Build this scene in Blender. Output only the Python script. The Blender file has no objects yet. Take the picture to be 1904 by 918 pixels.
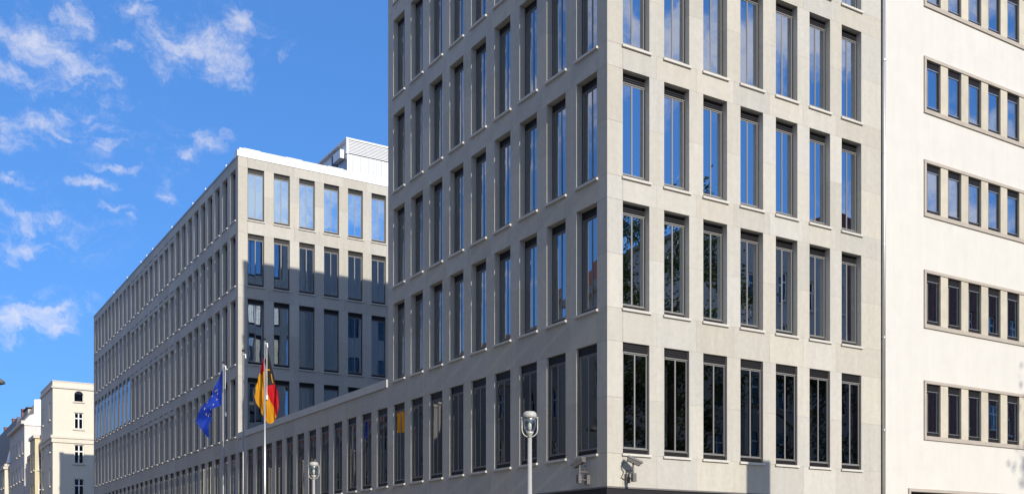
import bpy, bmesh, math, random
from mathutils import Vector, Matrix
random.seed(7)
SC = bpy.context.scene
COL = SC.collection
# ------------------------------------------------------------------ camera (level, shifted lens)
TH = 0.552028            # heading of the long street front against the view axis
F_PX, CX, YH = 1927.67, 952.0, 1048.48   # focal length and horizon in photo pixels
cam = bpy.data.cameras.new('camera'); camo = bpy.data.objects.new('camera', cam); COL.objects.link(camo)
camo.location = (0, 0, 1.7); camo.rotation_euler = (math.pi/2, 0, 0)
cam.sensor_width = 36; cam.lens = 36*F_PX/1904; cam.shift_y = (YH-459)/1904; cam.clip_end = 5000; cam.clip_start = 0.1
SC.camera = camo
# ------------------------------------------------------------------ frame of the street block: local (r, s) = along the side street, along the main street
uR = Vector((math.cos(TH), math.sin(TH), 0)); uL = Vector((-math.sin(TH), math.cos(TH), 0))
P0 = Vector(((1129-CX)/F_PX*27, 27, 0))
def Wd(r, s, z=0): return P0 + uR*r + uL*s + Vector((0, 0, z))
# ------------------------------------------------------------------ sun and sky
EL = math.radians(24.1); EPS = math.radians(.85)
to_sun = (-uL*math.cos(EPS) - uR*math.sin(EPS))*math.cos(EL) + Vector((0, 0, math.sin(EL)))
sun = bpy.data.lights.new('sun', 'SUN'); sun.energy = 4.3; sun.angle = math.radians(0.5); sun.color = (1.0, 0.94, 0.84)
suno = bpy.data.objects.new('sun', sun); COL.objects.link(suno)
suno.rotation_euler = to_sun.to_track_quat('Z', 'Y').to_euler()
world = bpy.data.worlds.new('World'); SC.world = world; world.use_nodes = True
wn, wl = world.node_tree.nodes, world.node_tree.links
wn.clear()
def N(nodes, t, **kw):
    n = nodes.new(t)
    for k, v in kw.items():
        if k.startswith('i_'):
            n.inputs[k[2:]].default_value = v
        else: setattr(n, k, v)
    return n
sky = N(wn, 'ShaderNodeTexSky', sky_type='NISHITA', sun_disc=False, sun_elevation=EL,
        sun_rotation=math.atan2(to_sun.x, to_sun.y), air_density=1.0, dust_density=0.15, ozone_density=2.5)
SKY_G = N(wn, 'ShaderNodeGamma'); SKY_G.inputs['Gamma'].default_value = .52      # the photograph's flatter, deeper blue
wl.new(sky.outputs[0], SKY_G.inputs['Color'])
SKY_HS = N(wn, 'ShaderNodeMix', data_type='RGBA', blend_type='MULTIPLY'); SKY_HS.inputs[0].default_value = 1; SKY_HS.inputs[7].default_value = (.78, 1.75, 3.42, 1)
wl.new(SKY_G.outputs[0], SKY_HS.inputs[6])
tc = N(wn, 'ShaderNodeTexCoord')
def math_n(op, a, b=None, nodes=wn, links=wl, clamp=False):
    n = nodes.new('ShaderNodeMath'); n.operation = op; n.use_clamp = clamp
    for i, v in enumerate((a, b)):
        if v is None: continue
        if isinstance(v, (int, float)): n.inputs[i].default_value = v
        else: links.new(v, n.inputs[i])
    return n.outputs[0]
OFFC = 3.1
# clouds: a thin broken layer; its patches are given by sky direction
def sky_dir(x, y):
    return Vector(((x-CX)/F_PX, 1.0, (YH-y)/F_PX))
CLOUDS = [(85,92,105,34,-14,1.0),(22,132,36,20,-20,.75),(42,172,26,16,-30,.5),(62,245,62,26,8,.9),(30,268,40,20,10,.8),(122,222,20,17,0,.8),
 (186,215,26,9,10,.6),(195,240,24,11,15,.65),(112,260,26,9,0,.7),(142,36,28,24,-30,.8),(268,30,30,17,0,.9),(305,8,45,12,0,.6),(350,82,62,32,15,1.),(410,112,50,34,-25,1.),
 (440,45,34,36,-50,.95),(290,128,26,24,-50,.7),(236,84,22,12,0,.6),(532,105,12,9,0,.6),(386,268,32,18,-25,.7),(424,256,15,12,-35,.6),(356,300,28,16,30,.7),
 (228,321,56,9,-3,.8),(172,349,34,11,-5,1.),(206,272,28,9,8,.8),(22,346,28,10,0,.6),(20,396,34,11,0,.8),(104,400,22,11,0,.5),(56,424,18,14,30,.8),
 (38,458,50,16,12,.9),(20,480,22,16,0,.7),(212,387,26,7,-5,.7),(312,356,16,22,30,.5),(45,600,75,24,4,1.15),(88,581,42,9,6,.9),(240,410,8,6,0,.5),(450,8,25,8,0,.5),(8,640,30,12,0,.5),(110,150,150,60,-8,.30),(310,60,140,70,0,.30),(90,420,130,55,0,.30),(335,290,80,50,20,.28),(190,240,80,50,0,.28),(60,580,150,40,5,.3),(480,70,70,50,0,.22)]
dn = N(wn, 'ShaderNodeVectorMath', operation='NORMALIZE'); wl.new(tc.outputs['Generated'], dn.inputs[0])
warp = N(wn, 'ShaderNodeTexNoise', i_Scale=22.0, i_Detail=5.0, i_Roughness=.6); wl.new(dn.outputs[0], warp.inputs['Vector'])
wsub = N(wn, 'ShaderNodeVectorMath', operation='SUBTRACT'); wl.new(warp.outputs['Color'], wsub.inputs[0]); wsub.inputs[1].default_value = (.5, .5, .5)
wsc = N(wn, 'ShaderNodeVectorMath', operation='SCALE'); wl.new(wsub.outputs[0], wsc.inputs[0]); wsc.inputs['Scale'].default_value = .05
wad = N(wn, 'ShaderNodeVectorMath', operation='ADD'); wl.new(dn.outputs[0], wad.inputs[0]); wl.new(wsc.outputs[0], wad.inputs[1])
mask = None
for (x, y, a, b, ang, amp) in CLOUDS:
    c = sky_dir(x, y); L = c.length; c.normalize()
    mp = N(wn, 'ShaderNodeMapping', vector_type='TEXTURE')      # texture mapping = inverse: brings the patch to a unit ball
    az = -math.atan2(c.x, c.y); ele = math.asin(c.z)
    rot = Matrix.Rotation(az, 3, 'Z') @ Matrix.Rotation(ele, 3, 'X') @ Matrix.Rotation(math.radians(-ang), 3, 'Y')
    mp.inputs['Location'].default_value = c
    mp.inputs['Rotation'].default_value = rot.to_euler('XYZ')
    mp.inputs['Scale'].default_value = (a/F_PX/L*1.5, .2, b/F_PX/L*1.5)
    wl.new(wad.outputs[0], mp.inputs['Vector'])
    ln = N(wn, 'ShaderNodeVectorMath', operation='LENGTH'); wl.new(mp.outputs[0], ln.inputs[0])
    mr = N(wn, 'ShaderNodeMapRange', interpolation_type='SMOOTHSTEP'); wl.new(ln.outputs['Value'], mr.inputs['Value'])
    mr.inputs['From Min'].default_value = 1.25; mr.inputs['From Max'].default_value = .05
    mr.inputs['To Min'].default_value = 0; mr.inputs['To Max'].default_value = amp
    mask = mr.outputs[0] if mask is None else math_n('MAXIMUM', mask, mr.outputs[0])
# denser patches added over the unseen sky, to lift the shaded street front
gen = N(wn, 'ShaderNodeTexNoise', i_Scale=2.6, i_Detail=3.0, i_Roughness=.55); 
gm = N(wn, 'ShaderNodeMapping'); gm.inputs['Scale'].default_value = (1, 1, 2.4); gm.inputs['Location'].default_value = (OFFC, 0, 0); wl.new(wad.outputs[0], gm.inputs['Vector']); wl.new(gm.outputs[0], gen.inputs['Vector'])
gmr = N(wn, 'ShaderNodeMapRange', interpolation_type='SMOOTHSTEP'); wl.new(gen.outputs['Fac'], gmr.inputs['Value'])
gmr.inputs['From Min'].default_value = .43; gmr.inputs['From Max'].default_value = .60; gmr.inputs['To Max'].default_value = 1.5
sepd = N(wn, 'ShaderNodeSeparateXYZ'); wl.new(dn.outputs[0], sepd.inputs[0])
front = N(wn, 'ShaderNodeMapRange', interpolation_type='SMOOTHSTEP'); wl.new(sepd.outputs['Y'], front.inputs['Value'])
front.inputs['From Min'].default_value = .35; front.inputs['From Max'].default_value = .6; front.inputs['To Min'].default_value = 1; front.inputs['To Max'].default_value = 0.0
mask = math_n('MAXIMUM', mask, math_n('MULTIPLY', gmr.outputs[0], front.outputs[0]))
fm = N(wn, 'ShaderNodeMapping'); fm.inputs['Scale'].default_value = (1, 1, 1.7); wl.new(wad.outputs[0], fm.inputs['Vector'])
fine = N(wn, 'ShaderNodeTexNoise', i_Scale=42.0, i_Detail=8.0, i_Roughness=.66); wl.new(fm.outputs[0], fine.inputs['Vector'])
fmr = N(wn, 'ShaderNodeMapRange'); wl.new(fine.outputs['Fac'], fmr.inputs['Value'])
fmr.inputs['From Min'].default_value = .3; fmr.inputs['From Max'].default_value = .66; fmr.inputs['To Min'].default_value = .12; fmr.inputs['To Max'].default_value = 1.0
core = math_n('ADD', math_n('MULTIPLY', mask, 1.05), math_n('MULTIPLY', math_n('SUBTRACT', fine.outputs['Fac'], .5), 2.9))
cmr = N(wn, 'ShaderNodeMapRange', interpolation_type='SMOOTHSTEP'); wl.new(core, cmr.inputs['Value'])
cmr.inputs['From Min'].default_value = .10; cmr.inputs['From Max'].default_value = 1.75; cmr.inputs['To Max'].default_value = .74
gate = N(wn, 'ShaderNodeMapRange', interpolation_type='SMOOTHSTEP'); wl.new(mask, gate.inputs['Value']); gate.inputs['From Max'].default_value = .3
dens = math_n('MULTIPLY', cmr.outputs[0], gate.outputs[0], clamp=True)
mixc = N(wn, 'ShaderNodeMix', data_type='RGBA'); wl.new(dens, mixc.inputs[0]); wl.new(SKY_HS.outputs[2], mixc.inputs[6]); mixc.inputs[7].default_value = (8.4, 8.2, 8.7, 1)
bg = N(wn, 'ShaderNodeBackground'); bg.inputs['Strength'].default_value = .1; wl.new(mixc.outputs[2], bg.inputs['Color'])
wo = N(wn, 'ShaderNodeOutputWorld'); wl.new(bg.outputs[0], wo.inputs[0])
world.cycles.sampling_method = 'MANUAL'; world.cycles.sample_map_resolution = 512
SC.view_settings.view_transform = 'Standard'; SC.view_settings.look = 'None'; SC.view_settings.exposure = 0.1; SC.view_settings.gamma = 1
SC.render.engine = 'CYCLES'
SC.cycles.max_bounces = 6; SC.cycles.transparent_max_bounces = 8

# ------------------------------------------------------------------ materials
M = {}
def pmat(name, col, rough=.6, metal=0., noise=0., nscale=2., bump=0., bscale=60., rnd=0., spec=.4, streak=0., warm=0.):
    m = bpy.data.materials.new(name); m.use_nodes = True; n, l = m.node_tree.nodes, m.node_tree.links
    b = n['Principled BSDF']; b.inputs['Roughness'].default_value = rough; b.inputs['Metallic'].default_value = metal
    b.inputs['Specular IOR Level'].default_value = spec
    g = n.new('ShaderNodeNewGeometry')
    val = None
    def mul(v):
        nonlocal val
        val = v if val is None else math_n('MULTIPLY', val, v, n, l)
    def rng(sock, lo, hi, fmin=.3, fmax=.7):
        r = n.new('ShaderNodeMapRange'); l.new(sock, r.inputs[0]); r.inputs[1].default_value = fmin; r.inputs[2].default_value = fmax
        r.inputs[3].default_value = lo; r.inputs[4].default_value = hi; return r.outputs[0]
    if noise:
        t = N(n, 'ShaderNodeTexNoise', i_Scale=nscale, i_Detail=6., i_Roughness=.65); l.new(g.outputs['Position'], t.inputs['Vector'])
        mul(rng(t.outputs['Fac'], 1-noise, 1+noise))
    if streak:
        mp = N(n, 'ShaderNodeMapping'); mp.inputs['Scale'].default_value = (2.6, 2.6, .18); l.new(g.outputs['Position'], mp.inputs['Vector'])
        t = N(n, 'ShaderNodeTexNoise', i_Scale=1.6, i_Detail=5., i_Roughness=.7); l.new(mp.outputs[0], t.inputs['Vector'])
        mul(rng(t.outputs['Fac'], 1-streak, 1+streak*.6))
    if rnd:
        oi = n.new('ShaderNodeObjectInfo'); mul(rng(oi.outputs['Random'], 1-rnd, 1+rnd, 0, 1))
    if val is not None:
        hs = n.new('ShaderNodeHueSaturation'); hs.inputs['Color'].default_value = (*col, 1); l.new(val, hs.inputs['Value'])
        l.new(hs.outputs[0], b.inputs['Base Color'])
        if warm and rnd:
            r2 = math_n('FRACT', math_n('MULTIPLY', oi.outputs['Random'], 7.31, n, l), None, n, l)
            l.new(rng(r2, 1-warm, 1+warm, 0, 1), hs.inputs['Saturation'])
    else: b.inputs['Base Color'].default_value = (*col, 1)
    if bump:
        t = N(n, 'ShaderNodeTexNoise', i_Scale=bscale, i_Detail=4.); l.new(g.outputs['Position'], t.inputs['Vector'])
        bp = n.new('ShaderNodeBump'); bp.inputs['Strength'].default_value = bump; bp.inputs['Distance'].default_value = .01
        l.new(t.outputs['Fac'], bp.inputs['Height']); l.new(bp.outputs[0], b.inputs['Normal'])
    M[name] = m; return m
pmat('stone', (.488, .460, .398), .8, noise=.06, nscale=7., bump=.35, bscale=45, rnd=.07, spec=.25, streak=.07, warm=.2)
pmat('sill_stone', (.57, .54, .48), .6, noise=.06, nscale=3, rnd=.03)
pmat('coping', (.52, .50, .46), .7, noise=.06, nscale=2)
pmat('dark_frame', (.020, .018, .018), .4, rnd=.15)
pmat('grey_frame', (.24, .23, .215), .5, metal=.1, rnd=.08)
pmat('interior', (.035, .036, .038), .9)
pmat('joint', (.16, .15, .14), .9)
pmat('white_render', (.625, .60, .545), .85, noise=.03, nscale=1.6, bump=.3, bscale=70, streak=.035)
pmat('beige_stone', (.52, .47, .37), .75, noise=.1, nscale=2.2, rnd=.08, streak=.07)
pmat('surround', (.42, .37, .31), .75, noise=.08, nscale=3)
pmat('white_metal', (.80, .80, .79), .35, noise=.03, nscale=3)
pmat('grey_metal', (.42, .44, .46), .4, metal=.4, noise=.04)
pmat('steel', (.62, .61, .58), .32, metal=.75, noise=.05, nscale=9)
pmat('dull_steel', (.33, .33, .33), .45, metal=.5, noise=.05, nscale=9)
pmat('cam_grey', (.145, .133, .128), .55)
pmat('cable', (.12, .12, .12), .6)
pmat('lamp_pole', (.50, .485, .45), .4, metal=.25, noise=.05, nscale=12)
pmat('lamp_cap', (.46, .45, .40), .45)
pmat('bulb', (.75, .74, .68), .2)
pmat('asphalt', (.058, .056, .054), .9, noise=.2, nscale=.8, bump=.5, bscale=120)
pmat('pavement', (.32, .29, .245), .85, noise=.12, nscale=1.3, bump=.3, bscale=60)
pmat('kerb', (.33, .32, .30), .8, noise=.1)
pmat('curtain', (.62, .64, .66), .8, rnd=.2)
pmat('cream', (.67, .615, .50), .85, noise=.05, nscale=.5, streak=.04)
pmat('pale', (.66, .62, .57), .85, noise=.05, nscale=.6, streak=.05)
pmat('ochre', (.62, .54, .36), .85, noise=.06, nscale=.5, streak=.05)
pmat('greyhouse', (.45, .42, .39), .85, noise=.06, nscale=.5, streak=.05)
pmat('trim', (.62, .55, .47), .8)
pmat('whiteframe', (.78, .77, .74), .5)
pmat('rooftile', (.23, .085, .055), .8, noise=.18, nscale=2.5)
pmat('roofgrey', (.13, .125, .13), .7, noise=.1, nscale=2)
pmat('brick', (.22, .10, .07), .85, noise=.15, nscale=3)
pmat('bark', (.12, .09, .065), .9, noise=.25, nscale=6)
pmat('eu_blue', (.008, .045, .40), .75, noise=.06, nscale=9)
pmat('star', (.66, .52, .14), .7)
pmat('f_black', (.012, .011, .012), .8)
pmat('f_red', (.60, .010, .018), .75, noise=.05, nscale=8)
pmat('f_gold', (.74, .34, .012), .75, noise=.05, nscale=8)
for k in ('eu_blue', 'f_red', 'f_gold'):        # thin cloth lets light through
    m = M[k]; n, l = m.node_tree.nodes, m.node_tree.links; b = n['Principled BSDF']
    tr = n.new('ShaderNodeBsdfTranslucent'); mx = n.new('ShaderNodeMixShader'); mx.inputs[0].default_value = .35
    l.new(b.inputs['Base Color'].links[0].from_socket, tr.inputs['Color']); l.new(b.outputs[0], mx.inputs[1]); l.new(tr.outputs[0], mx.inputs[2])
    l.new(mx.outputs[0], n['Material Output'].inputs[0])
def leafmat(name, c1, c2):
    m = pmat(name, c1, .6, noise=.35, nscale=3.); n, l = m.node_tree.nodes, m.node_tree.links
    b = n['Principled BSDF']; tr = n.new('ShaderNodeBsdfTranslucent'); tr.inputs[0].default_value = (*c2, 1)
    mx = n.new('ShaderNodeMixShader'); mx.inputs[0].default_value = .3
    l.new(b.outputs[0], mx.inputs[1]); l.new(tr.outputs[0], mx.inputs[2]); l.new(mx.outputs[0], n['Material Output'].inputs[0])
leafmat('leaf', (.045, .07, .02), (.08, .11, .02))
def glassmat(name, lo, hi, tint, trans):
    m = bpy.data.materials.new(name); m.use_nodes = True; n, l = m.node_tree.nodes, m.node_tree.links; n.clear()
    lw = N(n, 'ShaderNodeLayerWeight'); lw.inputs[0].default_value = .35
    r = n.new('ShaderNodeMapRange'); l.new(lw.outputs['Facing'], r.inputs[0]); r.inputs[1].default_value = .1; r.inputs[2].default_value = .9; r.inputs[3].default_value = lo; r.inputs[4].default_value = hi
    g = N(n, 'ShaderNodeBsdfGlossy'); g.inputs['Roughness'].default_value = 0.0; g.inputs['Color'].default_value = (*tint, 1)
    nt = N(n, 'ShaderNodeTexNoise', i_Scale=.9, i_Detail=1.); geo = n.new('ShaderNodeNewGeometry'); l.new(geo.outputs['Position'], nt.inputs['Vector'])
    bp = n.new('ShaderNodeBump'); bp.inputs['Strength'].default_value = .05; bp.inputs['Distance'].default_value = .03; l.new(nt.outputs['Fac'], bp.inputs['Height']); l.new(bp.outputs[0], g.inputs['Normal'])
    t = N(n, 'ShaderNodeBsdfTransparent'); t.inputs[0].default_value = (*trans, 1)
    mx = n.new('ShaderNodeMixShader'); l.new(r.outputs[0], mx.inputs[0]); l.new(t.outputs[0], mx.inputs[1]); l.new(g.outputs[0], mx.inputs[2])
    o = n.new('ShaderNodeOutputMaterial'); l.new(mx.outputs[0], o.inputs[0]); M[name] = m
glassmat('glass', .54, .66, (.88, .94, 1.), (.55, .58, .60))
glassmat('glass_shade', .40, .46, (.90, .94, .98), (.45, .47, .48))  # office glass with mirroring cut, to darken the windows of the shaded front
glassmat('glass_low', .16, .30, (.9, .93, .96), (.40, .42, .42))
glassmat('glass_bright', .82, .88, (.74, .92, 1.), (.55, .58, .60))  # office glass with raised, blue-tinted mirroring, to brighten the court front's top row
glassmat('lampglass', .12, .6, (1, 1, 1), (.80, .84, .84))
glassmat('houseglass', .07, .35, (.9, .95, 1.), (.30, .32, .34))

# ------------------------------------------------------------------ mesh helpers
class MB:
    def __init__(self): self.v = []; self.f = []; self.mi = []
    def add(self, vs, fs, mi=0):
        o = len(self.v); self.v += [tuple(p) for p in vs]; self.f += [tuple(i+o for i in q) for q in fs]; self.mi += [mi]*len(fs); return self
    def box(self, x0, x1, y0, y1, z0, z1, mi=0):
        return self.add([(x0,y0,z0),(x1,y0,z0),(x1,y1,z0),(x0,y1,z0),(x0,y0,z1),(x1,y0,z1),(x1,y1,z1),(x0,y1,z1)],
                        [(0,3,2,1),(4,5,6,7),(0,1,5,4),(1,2,6,5),(2,3,7,6),(3,0,4,7)], mi)
    def prism(self, poly, y0, y1, mi=0):      # polygon in x,z pulled along y
        n = len(poly)
        return self.add([(x, y0, z) for x, z in poly]+[(x, y1, z) for x, z in poly],
                        [tuple(range(n))[::1], tuple(range(2*n-1, n-1, -1))]+[(i, i+n, (i+1) % n+n, (i+1) % n) for i in range(n)], mi)
    def tube(self, pts, rad, n=10, mi=0, cap=True):
        pts = [Vector(p) for p in pts]; rad = rad if isinstance(rad, (list, tuple)) else [rad]*len(pts)
        base = len(self.v); up = None
        for i, p in enumerate(pts):
            d = (pts[min(i+1, len(pts)-1)]-pts[max(i-1, 0)]).normalized()
            if up is None:
                up = d.orthogonal().normalized()
            up = (up - d*up.dot(d)).normalized(); w = d.cross(up)
            for k in range(n):
                a = 2*math.pi*k/n; self.v.append(tuple(p+(up*math.cos(a)+w*math.sin(a))*rad[i]))
        for i in range(len(pts)-1):
            for k in range(n):
                a = base+i*n+k; b = base+i*n+(k+1) % n; self.f.append((a, b, b+n, a+n)); self.mi.append(mi)
        if cap:
            self.f.append(tuple(base+k for k in range(n))[::-1]); self.mi.append(mi)
            self.f.append(tuple(base+(len(pts)-1)*n+k for k in range(n))); self.mi.append(mi)
        return self
    def mesh(self, name, mats, smooth=False):
        me = bpy.data.meshes.new(name); me.from_pydata(self.v, [], self.f)
        for m in (mats if isinstance(mats, (list, tuple)) else [mats]): me.materials.append(M[m])
        me.polygons.foreach_set('material_index', self.mi)
        if smooth: me.shade_smooth()
        me.update(); return me
def link(name, me, parent=None, loc=(0,0,0), rotz=0., rot=None):
    o = bpy.data.objects.new(name, me); COL.objects.link(o)
    if parent is not None: o.parent = parent
    o.location = loc; o.rotation_euler = rot if rot else (0, 0, rotz)
    return o
def tag(o, label, cat, group=None):
    o['label'] = label; o['category'] = cat
    if group: o['group'] = group
    return o
def thing(name, label, cat, r, s, z=0, rotz=None, group=None):
    o = link(name, None, None, Wd(r, s, z), TH if rotz is None else rotz)
    o.empty_display_size = .1
    return tag(o, label, cat, group)
def struct(o): o['kind'] = 'structure'; return o
CACHE = {}
def cached(key, fn):
    if key not in CACHE: CACHE[key] = fn()
    return CACHE[key]
def stone_mesh(w, d, h, mat='stone'):
    return cached(('st', round(w,3), round(d,3), round(h,3), mat), lambda: MB().box(0, w, 0, d, 0, h).mesh('stone', mat))

# ------------------------------------------------------------------ ground
g = struct(link('ground', MB().add([(-900,-900,0),(900,-900,0),(900,900,0),(-900,900,0)], [(0,1,2,3)]).mesh('ground', 'asphalt'), None, Wd(0, 0, 0), TH))
def pave(name, r0, r1, s0, s1):
    p = struct(link(name, MB().box(r0, r1, s0, s1, .004, .13).mesh(name, 'pavement'), None, Wd(0, 0, 0), TH))
    return p
pave('pavement_main', -6.2, 0, -6.0, 74); pave('pavement_side', .004, 60, -6.0, -.02)
pave('pavement_opposite', -25, -12.5, -60, 120); pave('pavement_far', -6.2, 0, 90, 220)
for nm, b in (('kerb_main', (-6.36, -6.204, -6.15, 74)), ('kerb_side', (-6.2, 60, -6.16, -6.004)), ('kerb_opposite', (-12.496, -12.34, -60, 120))):
    struct(link(nm, MB().box(*b, .004, .14).mesh(nm, 'kerb'), None, Wd(0, 0, 0), TH))

# ------------------------------------------------------------------ office facade system
REC = .19
def office_window(parent, loc, rotz, w, h, rec, sub=True, sill=True, curtain=0, glass='glass'):
    """loc: lower left corner of the opening on the wall face; local x to the right, y inward"""
    k = (round(w,3), round(h,3), rec, sub)
    TB, BB = .27, .17
    def fr():
        m = MB(); t = .04
        m.box(0, t, rec, rec+.09, 0, h); m.box(w-t, w, rec, rec+.09, 0, h)
        m.box(t, w-t, rec+.02, rec+.09, h-TB, h)
        m.box(t, w-t, rec+.02, rec+.09, 0, BB)
        if sub:
            for i in range(4): m.box(t, w-t, rec-.004, rec+.018, h-TB+.02+i*.06, h-TB+.055+i*.06)
            for i in range(2): m.box(t, w-t, rec-.004, rec+.018, .035+i*.06, .065+i*.06)
        return m.mesh('frame', 'dark_frame')
    def cas():
        m = MB(); t = .022; x0, x1, z0, z1 = .042, w-.042, BB+.002, h-TB-.002; y0, y1 = rec-.004, rec+.06
        m.box(x0, x0+t, y0, y1, z0, z1); m.box(x1-t, x1, y0, y1, z0, z1)
        m.box(x0+t, x1-t, y0+.003, y1, z0, z0+t); m.box(x0+t, x1-t, y0+.003, y1, z1-t, z1)
        m.box(w/2-.02, w/2+.02, y0+.002, y1, z0+t, z1-t)
        if sub:
            m.box(.012, w-.012, y0-.016, y0-.004, z1+.012, z1+.034); m.box(.012, w-.012, y0-.016, y0-.004, z0-.03, z0-.008)
            for xx in (.09, w-.11): 
                m.box(xx, xx+.022, y0-.024, y0-.017, z1-.0, z1+.036); m.box(xx, xx+.022, y0-.024, y0-.017, z0-.034, z0)
        return m.mesh('casement', 'grey_frame')
    def pane():
        pw = (w-.084-.044-.04)/2; ph = h-TB-BB-.048
        return MB().box(-pw/2-.004, pw/2+.004, 0, .012, -ph/2-.004, ph/2+.004).mesh('pane', glass)
    win = link('window', cached(('fr',)+k, fr), parent, loc, rotz)
    link('casement', cached(('ca',)+k, cas), win)
    pw = (w-.084-.044-.04)/2
    for sx in (-1, 1):
        link('pane', cached(('pa', glass)+k, pane), win, (w/2+sx*(.02+pw/2), rec+.010, (BB+h-TB)/2),
             rot=(random.gauss(0, .0022), 0, random.gauss(0, .0025)))
    if sill:
        link('sill', cached(('si',)+k, lambda: MB().box(-.045, w+.05, -.06, rec, -.05, .012).mesh('sill', 'sill_stone')), win)
    if curtain:
        cw = random.uniform(.10, .22)
        x = random.uniform(.1, w-.35); z1 = h-TB-.1-random.uniform(0, .25)
        link('curtain', MB().box(x, x+cw, rec+.22, rec+.235, .3, z1).mesh('curtain', 'curtain'), win)
    return win
ROT = {'R': 0., 'L': -math.pi/2, 'B': math.pi}
def facade(b, side, orig, starts, w, rows, end, top, bottom, rec_of, d=.45, split=2, skip_rows=(), sub=True, first=0.0, glass_of=None, curt=0., lower=None, sill=True, mat='stone'):
    """stones and windows of one face. starts: left-to-right start of each opening measured from the corner; rows: [(sill, top)]"""
    rz = ROT[side]; G = .003
    def put(name, a0, a1, z0, z1):
        a0 += G/2; a1 -= G/2; z0 += G/2; z1 -= G/2
        me = stone_mesh(a1-a0, d, z1-z0, mat)
        if side == 'R': link(name, me, b, (orig[0]+a0, orig[1], z0), rz)
        elif side == 'L': link(name, me, b, (orig[0], orig[1]+a1, z0), rz)
        else: link(name, me, b, (orig[0]-a0, orig[1], z0), rz)
    n = len(starts)
    cuts = [first]+[(starts[i]+w+starts[i+1])/2 for i in range(n-1)]+[end]
    zs = [bottom]+[z for r in rows for z in r]+[top]
    for j in range(len(rows)+1):
        for i in range(n): put('spandrel_stone', cuts[i], cuts[i+1], zs[2*j], zs[2*j+1])
    for j, (z0, z1) in enumerate(rows):
        for i in range(n):
            a0 = starts[i]+w; a1 = starts[i+1] if i+1 < n else end
            for q in range(split): put('pier_stone', a0, a1, z0+(z1-z0)*q/split, z0+(z1-z0)*(q+1)/split)
            if i == 0 and starts[0]-first > .02: put('pier_stone', first, starts[0], z0, z1)
            low = lower(i, j) if lower else 0
            h = z1-z0-low
            if side == 'R': loc = (orig[0]+starts[i], orig[1], z0)
            elif side == 'L': loc = (orig[0], orig[1]+starts[i]+w, z0)
            else: loc = (orig[0]-starts[i], orig[1], z0)
            if low:      # a lintel stone below a narrow slot
                me = stone_mesh(w-.01, d-.05, low-.06, mat)
                link('lintel_stone', me, b, (loc[0]+.004, loc[1]-.005, z1-low), rz)
            gl = glass_of(i, j) if glass_of else 'glass'
            office_window(b, loc, rz, w, h, rec_of(i, j), sub, sill, curtain=random.random() < curt, glass=gl)

# ------------------------------------------------------------------ corner block
B1 = thing('office_block', 'tall stone office block at the street corner, its right front in full sun', 'building', 0, 0)
rows1 = [(4.61, 7.55)]+[(8.42+3.46*k, 8.42+3.46*k+2.84) for k in range(5)]
H1 = 25.9
lS = [.452+1.4560*k for k in range(9)]; rS = [.515+1.4005*k for k in range(7)]
LW, RW = .937, .889
recB1 = lambda i, j: .07 if j == 0 else REC
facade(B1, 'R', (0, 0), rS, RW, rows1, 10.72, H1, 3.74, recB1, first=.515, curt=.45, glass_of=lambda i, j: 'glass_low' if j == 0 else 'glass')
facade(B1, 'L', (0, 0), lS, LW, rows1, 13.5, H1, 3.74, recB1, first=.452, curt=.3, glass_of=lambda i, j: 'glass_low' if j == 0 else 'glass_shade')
zs = [3.74]+[z for r in rows1 for z in r]+[H1]
for j in range(len(zs)-1):
    parts = 2 if j % 2 else 1
    for q in range(parts):
        h = (zs[j+1]-zs[j])/parts
        link('corner_stone', stone_mesh(.515-.006, .452-.006, h-.006), B1, (0, 0, zs[j]+q*h+.003))
# rear face towards the court
facade(B1, 'B', (10.72, 13.5), [.6+1.4*k for k in range(7)], RW, rows1[1:], 10.25, H1, 8.3, lambda i, j: REC, d=.4, split=1, sub=False, first=0, sill=False)
link('core', MB().box(1.1, 10.7, 1.1, 12.3, .2, H1-.4).mesh('core', 'interior'), B1)
link('roof', MB().box(.46, 10.7, .46, 13.04, H1-.38, H1-.2).mesh('roof', 'roofgrey'), B1)
link('backing', MB().box(10.3, 10.71, .5, 13.0, 0, H1-.1).mesh('backing', 'joint'), B1)
cp = MB(); cp.box(-.03, 10.72, -.03, .46, H1, H1+.08); cp.box(-.03, .46, .46, 13.53, H1, H1+.08); cp.box(.46, 10.72, 13.05, 13.53, H1, H1+.08)
link('roof_coping', cp.mesh('roof_coping', 'coping'), B1)
# ground floor: dark fascia and glazing
f = MB(); f.box(.0, 10.72, .02, .4, 3.42, 3.735); f.box(.02, .42, .4, 13.5, 3.42, 3.735)
link('fascia', f.mesh('fascia', 'dark_frame'), B1)
link('fascia_trim', MB().box(-.012, 10.72, -.012, .02, 3.70, 3.738).box(-.012, .02, .02, 13.5, 3.70, 3.738).mesh('fascia_trim', 'cam_grey'), B1)
for i in range(8):
    link('shopfront_mullion', cached('sm', lambda: MB().box(-.03, .03, 0, .12, .13, 3.42).mesh('shopfront_mullion', 'grey_metal')), B1, (.06+i*1.51, .05, 0))
    if i < 7: link('shopfront_pane', cached('sp', lambda: MB().box(.035, 1.475, 0, .02, .13, 3.42).mesh('shopfront_pane', 'glass')), B1, (.06+i*1.51, .12, 0))
for i in range(10):
    link('shopfront_mullion', CACHE['sm'], B1, (.05, .12+i*1.46, 0), -math.pi/2)
    if i < 9: link('shopfront_pane', cached('sp2', lambda: MB().box(-1.425, -.035, 0, .02, .13, 3.42).mesh('shopfront_pane', 'glass')), B1, (.14, .12+i*1.46, 0), -math.pi/2)
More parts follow.
